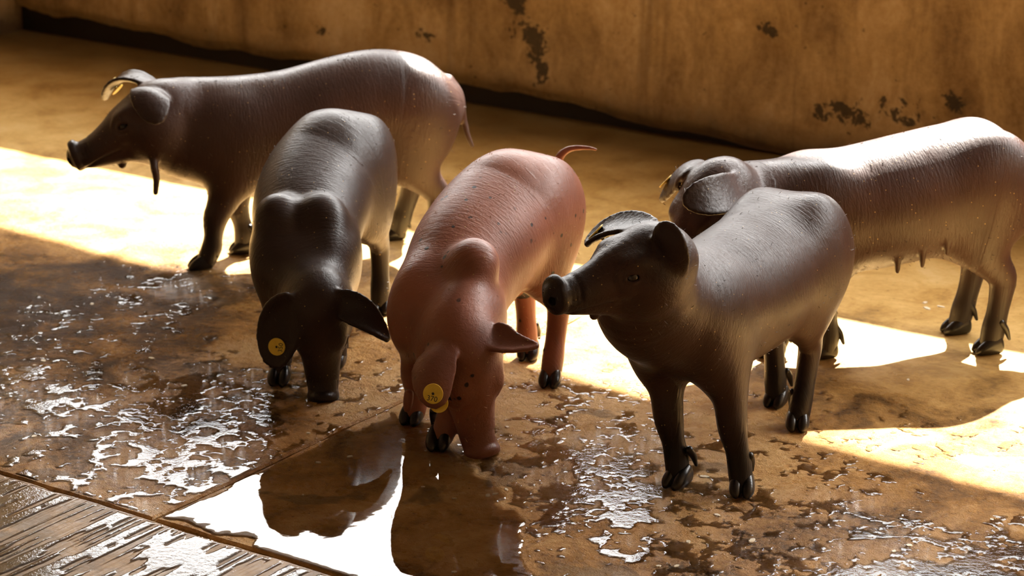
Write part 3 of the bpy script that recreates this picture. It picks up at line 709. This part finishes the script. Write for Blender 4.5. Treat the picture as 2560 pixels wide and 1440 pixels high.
def add_tag(p, pig, inv):
    g = p['tag']; P, N, T = ear_point(p['ears'][g['ear']], g['v']); hint = np.array(g['n']); n = N if N.dot(hint) > 0 else -N
    n = nrm(n * .5 + hint * .8) if g['num'] else hint
    up = np.array(g['up']); up = nrm(up - n * up.dot(n)); side = np.cross(up, n); r = g['r']
    def place(o, pos):
        M = Matrix(((side[0], up[0], n[0], pos[0]), (side[1], up[1], n[1], pos[1]), (side[2], up[2], n[2], pos[2]), (0, 0, 0, 1))); o.matrix_local = inv @ M
    tg = link('ear_tag', disc_mesh('ear_tag', r, .0013), M_TAG, pig); place(tg, P + n * .0085); tag(tg, 'round yellow plastic ear tag')
    bk = link('tag_backing', disc_mesh('tag_backing', r * .95, .0012), M_TAG, pig); place(bk, P - n * .012 + (T * .020 if g['num'] else 0))
    pin = disc_mesh('tag_pin', .0032, .011, 12); pn = link('tag_pin', pin, M_TAG, pig); place(pn, P - n * .002)
    dot = link('pin_hole', disc_mesh('pin_hole', r * .13, .0004, 16), M_INK, tg); dot.location = (0, 0, .0013)
    if g['num']:
        nm = link('number', text_mesh(g['num'], r * .72), M_INK, tg); nm.location = (0, -r * .50, .0014)
ONLY = ''
# ------------------------------------------------------------------ the setting (local frame: x = along the wall to the right, y = towards the wall)
HOOF_ME.materials.append(M_HOOF)
def lbox(name, x0, x1, y0, y1, z0, z1, mat, parent=None):
    vs = [(x, y, z) for z in (z0, z1) for y in (y0, y1) for x in (x0, x1)]
    o = meshobj(name, vs, [(0, 2, 3, 1), (4, 5, 7, 6), (0, 1, 5, 4), (2, 6, 7, 3), (0, 4, 6, 2), (1, 3, 7, 5)], mat, parent)
    return o if parent else room(o)
def hash2(ix, iy, seed):
    h = (ix * 374761393 + iy * 668265263 + seed * 974634541) & 0xffffffff
    h = ((h ^ (h >> 13)) * 1274126177) & 0xffffffff
    return ((h ^ (h >> 16)) & 0xffff) / 65535.
def fbm(x, y, sc, octv=4, seed=0, gain=.5):
    out = np.zeros_like(x); amp = 1.; tot = 0.
    for o in range(octv):
        X, Y = x * sc, y * sc; ix, iy = np.floor(X).astype(np.int64), np.floor(Y).astype(np.int64); fx, fy = X - ix, Y - iy
        fx, fy = fx * fx * (3 - 2 * fx), fy * fy * (3 - 2 * fy); s = seed + o * 17
        v = (hash2(ix, iy, s) * (1 - fx) + hash2(ix + 1, iy, s) * fx) * (1 - fy) + (hash2(ix, iy + 1, s) * (1 - fx) + hash2(ix + 1, iy + 1, s) * fx) * fy
        out += amp * v; tot += amp; amp *= gain; sc *= 2.03
    return out / tot
floor = room(meshobj('floor', [(-5.9, -2, -.012), (3, -2, -.012), (3, 5.6, -.012), (-5.9, 5.6, -.012), (-5.9, -2, -.12), (3, -2, -.12), (3, 5.6, -.12), (-5.9, 5.6, -.12)],
    [(0, 1, 2, 3), (7, 6, 5, 4), (0, 4, 5, 1), (1, 5, 6, 2), (2, 6, 7, 3), (3, 7, 4, 0)], M_SUB)); tag(floor, kind='structure')
def slab(pts, mat):                 # pts: outline in local x,y, counter-clockwise; worn, chamfered upper edge
    n = len(pts); P = np.array(pts); c = P.mean(0); vs = []
    nx = np.roll(P, -1, 0) - np.roll(P, 1, 0); nrml = np.stack([-nx[:, 1], nx[:, 0]], 1); nrml /= np.linalg.norm(nrml, axis=1)[:, None]
    for off, z in ((0, -.012), (0, -.004), (.004, 0)):
        for q, w in zip(P, nrml): vs.append((*(q + w * off), z))
    fs = [tuple(range(2 * n, 3 * n))] + [(k * n + i, k * n + (i + 1) % n, (k + 1) * n + (i + 1) % n, (k + 1) * n + i) for k in (0, 1) for i in range(n)]
    return meshobj('concrete_slab', vs, fs, mat, floor)
def jag(p0, p1, amp, seed, step=.015):
    p0, p1 = np.array(p0, float), np.array(p1, float); L = np.linalg.norm(p1 - p0); n = max(2, int(L / step)); d = (p1 - p0) / L; w = np.array([-d[1], d[0]])
    t = np.arange(n) / n; a = (fbm(t * L, t * 0 + seed, 14, 4, seed) - .5) * 2 * amp
    return [tuple(p0 + d * L * tt + w * aa) for tt, aa in zip(t, a)]
XJ, YJ = -2.640, 2.738; g = .0035
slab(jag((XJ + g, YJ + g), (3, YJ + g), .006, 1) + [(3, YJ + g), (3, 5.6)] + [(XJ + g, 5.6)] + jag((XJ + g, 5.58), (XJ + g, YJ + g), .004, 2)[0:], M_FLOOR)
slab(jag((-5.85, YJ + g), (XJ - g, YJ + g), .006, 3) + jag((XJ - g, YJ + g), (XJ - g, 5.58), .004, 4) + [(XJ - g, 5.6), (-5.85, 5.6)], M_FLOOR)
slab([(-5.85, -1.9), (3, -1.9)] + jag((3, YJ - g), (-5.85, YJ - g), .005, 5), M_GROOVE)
# back wall: plaster skin with a ragged lower edge over a recessed black footing
WX0, WX1, WY, WH = -5.80, 3.0, 5.48, 1.155
wall = lbox('wall_back', WX0 - .15, WX1, WY + .035, WY + .20, 0, WH, M_FOOT); tag(wall, kind='structure')
nx, nz = 420, 62; xs = np.linspace(WX0, WX1, nx); tz = np.linspace(0, 1, nz)
edge = np.interp(xs, [-5.8, -5.4, -4.9, -4.2, -3.6, -3.2, -2.9, 3], [.075, .06, .045, .055, .045, .02, .0, .0]) * (.6 + .8 * fbm(xs, xs * 0, 6, 4, 9)) + .002
X = np.repeat(xs[:, None], nz, 1); Z = edge[:, None] + (WH - edge[:, None]) * (tz ** 1.6)[None]
Y = WY + (fbm(X, Z * 1.2, 3, 4, 21) - .5) * .030 + (fbm(X, Z, 22, 3, 31) - .5) * .006 + .012 * np.exp(-((Z - edge[:, None]) / .02) ** 2)
vs = np.stack([X, Y, Z], -1).reshape(-1, 3).tolist(); n0 = len(vs)
vs += [(x, WY + .05, z) for x, z in zip(xs, edge)] + [(x, WY + .20, WH) for x in xs]
fs = [(i * nz + j, (i + 1) * nz + j, (i + 1) * nz + j + 1, i * nz + j + 1) for i in range(nx - 1) for j in range(nz - 1)]
fs += [(n0 + i, n0 + i + 1, (i + 1) * nz, i * nz) for i in range(nx - 1)] + [(i * nz + nz - 1, (i + 1) * nz + nz - 1, n0 + nx + i + 1, n0 + nx + i) for i in range(nx - 1)]
meshobj('plaster', vs, fs, M_WALL, wall, True)
tag(lbox('wall_left', -5.95, -5.80, -2, WY + .035, 0, 2.33, M_WALL), kind='structure')
tag(lbox('blocker_wall_front', -5.95, 3.0, -2.15, -2.0, 0, 2.33, M_WALL), kind='structure')  # unseen wall behind the camera, added to cut flat light on the pigs
def eave(x): return 5.98 - (x + 2.8) * .062
tag(room(meshobj('ceiling', [(x, y, z) for z in (2.33, 2.40) for x, y in ((-6.4, -2.4), (3.4, -2.4), (3.4, eave(3.4)), (-6.4, eave(-6.4)))], [(3, 2, 1, 0), (4, 5, 6, 7), (0, 1, 5, 4), (1, 2, 6, 5), (2, 3, 7, 6), (3, 0, 4, 7)], M_ROOF)), kind='structure')

# ------------------------------------------------------------------ water lying on the floor
def clip_sheet(name, f, x0, x1, y0, y1, step, mat, lift, thick, parent=None):
    """keep the part of a fine grid where f > 0; edges follow the contour, depth swells away from them"""
    xs = np.arange(x0, x1, step); ys = np.arange(y0, y1, step); X, Y = np.meshgrid(xs, ys, indexing='ij'); V = f(X, Y)
    ins = V > 0; vid = np.full(V.shape, -1); used = ins.copy()
    zz = lift + thick * np.clip(V / .05, 0, 1) ** .5
    vid[ins] = np.arange(ins.sum()); verts = np.stack([X[ins], Y[ins], zz[ins]], 1).tolist(); faces = []
    c = ins[:-1, :-1].astype(int) + ins[1:, :-1] + ins[1:, 1:] + ins[:-1, 1:]
    for i, j in np.argwhere(c == 4): faces.append((vid[i, j], vid[i + 1, j], vid[i + 1, j + 1], vid[i, j + 1]))
    cut = {}
    def cross(a, b):
        k = (a, b) if a < b else (b, a)
        if k not in cut:
            va, vb = V[a], V[b]; t = va / (va - vb); cut[k] = len(verts)
            verts.append((X[a] + (X[b] - X[a]) * t, Y[a] + (Y[b] - Y[a]) * t, lift * .3))
        return cut[k]
    for i, j in np.argwhere((c > 0) & (c < 4)):
        q = [(i, j), (i + 1, j), (i + 1, j + 1), (i, j + 1)]; poly = []
        for k in range(4):
            a, b = q[k], q[(k + 1) % 4]
            if ins[a]: poly.append(vid[a])
            if ins[a] != ins[b]: poly.append(cross(a, b))
        if len(poly) > 2: faces.append(tuple(poly))
    return room(meshobj(name, verts, faces, mat, None, True))
def poly_sd(X, Y, P):
    P = np.array(P, float); d = np.full(X.shape, 9.); s = np.zeros(X.shape, int)
    for i in range(len(P)):
        a, b = P[i], P[(i + 1) % len(P)]; e = b - a; t = np.clip(((X - a[0]) * e[0] + (Y - a[1]) * e[1]) / (e @ e), 0, 1)
        d = np.minimum(d, np.hypot(X - a[0] - e[0] * t, Y - a[1] - e[1] * t))
        s ^= (((a[1] > Y) != (b[1] > Y)) & (X < (b[0] - a[0]) * (Y - a[1]) / (b[1] - a[1] + 1e-9) + a[0])).astype(int)
    return np.where(s == 1, d, -d)
PUD = [(-2.634, 2.745), (-2.2, 2.743), (-1.98, 2.76), (-1.99, 2.90), (-2.12, 3.05), (-2.22, 3.17), (-2.36, 3.24), (-2.50, 3.36), (-2.60, 3.36), (-2.634, 3.15)]
def puddle_f(X, Y):
    d = poly_sd(X, Y, PUD); n = fbm(X, Y, 9, 5, 3) - .5; edge = np.minimum(np.minimum(X - (XJ + .006), Y - (YJ + .004)), .3)
    return np.minimum(d + n * .11 - .0, edge * 1.0)
pud = clip_sheet('puddle', puddle_f, -2.66, -1.90, 2.72, 3.45, .004, M_PUDDLE, .0012, .0016)
tag(pud, 'shallow puddle of clear water in the corner of the concrete slab', 'puddle')
GL = [(2.98, 3.31, .20, 1.), (2.94, 3.43, .14, 1.), (2.87, 2.90, .22, .9), (2.73, 2.95, .16, .9), (3.47, 3.72, .14, .7), (2.15, 3.45, .13, 1.), (2.08, 3.27, .10, .9), (2.00, 3.41, .09, .8), (1.80, 3.12, .20, 1.),
      (1.63, 3.37, .18, .9), (1.45, 3.36, .22, 1.), (2.52, 3.32, .09, .9), (2.14, 3.10, .10, .7), (2.71, 3.09, .10, .8), (3.35, 3.23, .12, .5), (2.34, 3.66, .10, .7), (3.05, 3.13, .18, .8), (1.55, 3.15, .25, .9), (3.2, 2.95, .2, .8)]
def film_f(X, Y):
    den = np.zeros_like(X)
    for u, v, r, a in GL: den = np.maximum(den, a * np.exp(-((X + u) ** 2 + (Y - v) ** 2) / (2 * r * r)))
    den = np.maximum(den, .8 * np.exp(-((X - XJ) / .02) ** 2) * (Y > 2.9))
    n = fbm(X, Y, 32, 5, 50, .68); big = fbm(X, Y, 4.5, 3, 70); dot = fbm(X, Y, 75, 2, 90)
    f = n * .95 + big * .33 + den * .17 - .785
    f = np.maximum(f, dot * .6 + den * .12 + big * .25 - .68)
    g_ = fbm(X * 4., Y * .06, 36, 3, 110, .6) * .75 + fbm(X, Y, 9, 4, 130) * .5 - .60 + .05 * (X < -2.45)
    f = np.where(Y < YJ, np.where(Y > YJ - .008, -1, g_), f)
    f = np.where(np.abs(X - XJ) < .006, np.where(Y < YJ, f, -1), f); f = np.where((Y > YJ) & (Y < YJ + .008), -1, f)
    return np.where(puddle_f(X, Y) > -.01, -1, f)
film = clip_sheet('water_film', film_f, -3.75, -1.15, 2.20, 4.0, .0045, M_FILM, .0006, .0005)
tag(film, 'thin film of water and droplets lying on the wet concrete', 'water', kind='stuff')

tag(lbox('blocker_wall_right', .5, .65, -2.15, WY + .2, 0, 2.33, M_WALL), kind='structure')  # unseen wall, added close in to block light from the right
# ------------------------------------------------------------------ pale flakes stuck to the floor
FLECKS = [(-0.01, 3.884, 0.0056), (-0.042, 3.857, 0.0063), (-0.029, 3.864, 0.0056), (-0.1, 3.843, 0.0042), (-0.156, 3.895, 0.0035), (0.34, 3.943, 0.0078), (0.349, 3.771, 0.0061), (0.292, 3.659, 0.0053), (0.398, 3.664, 0.0086), (0.656, 3.644, 0.0073), (0.627, 3.62, 0.0053), (0.266, 3.562, 0.0058), (-0.093, 3.539, 0.0052), (0.237, 3.562, 0.0045), (-0.009, 4.186, 0.0045), (-0.944, 4.557, 0.0073), (-0.956, 4.528, 0.0048), (-0.728, 4.571, 0.0073), (-0.974, 4.435, 0.0047), (-0.641, 4.41, 0.0063), (-0.378, 4.155, 0.0045), (-0.293, 4.038, 0.0058), (-0.348, 4.009, 0.005), (-0.363, 3.859, 0.0035), (-0.883, 4.139, 0.0059), (0.891, 4.893, 0.0094), (0.893, 4.932, 0.0069), (0.923, 4.904, 0.0086), (0.78, 4.444, 0.0047), (0.276, 4.309, 0.0038), (-0.907, 4.923, 0.0052), (0.813, 3.751, 0.0047)]
for i, (x, y, s) in enumerate(FLECKS):
    n = 11; a0 = random.random() * 6; vs = []; asp = random.uniform(.6, 1.); rot = random.random() * 3
    for q, z in ((1., .0002), (.85, .0016)):
        for k in range(n):
            a = 2 * math.pi * k / n; rr = s * q * (1 + .22 * math.sin(2 * a + a0) + .12 * math.sin(5 * a + a0 * 3)); X_, Y_ = rr * math.cos(a), rr * math.sin(a) * asp
            vs.append((X_ * math.cos(rot) - Y_ * math.sin(rot), X_ * math.sin(rot) + Y_ * math.cos(rot), z))
    o = meshobj('pale_flake', vs, [tuple(range(n, 2 * n))] + [(k, (k + 1) % n, n + (k + 1) % n, n + k) for k in range(n)], M_FLECK); o.location = (x, y, 0)
    tag(o, 'small pale flake of trodden feed lying on the wet concrete', 'flake', 'pale flakes scattered on the floor')

# ------------------------------------------------------------------ pigs
LABELS = {'A': 'dark brown pig in profile at the back left, facing left, thin tail hanging down',
          'B': 'black pig rooting head-down with round yellow ear tag reading 350',
          'C': 'reddish brown black-spotted pig rooting head-down with yellow ear tag reading 370',
          'D': 'grey-brown pig at the front right with raised snout and one upright ear',
          'E': 'dark brown pig standing behind the front right one, floppy ear over its eye'}
for p in PIGS:
    if ONLY and p['name'] not in ONLY: continue
    o, inv, F = build_pig(p, 'pig', LABELS[p['name']], M_SKIN[p['name']], M_EYE, M_HOOF, 'pigs standing on the wet concrete floor')
    add_tag(p, o, inv)

print('script seconds', round(time.time() - T0, 1))
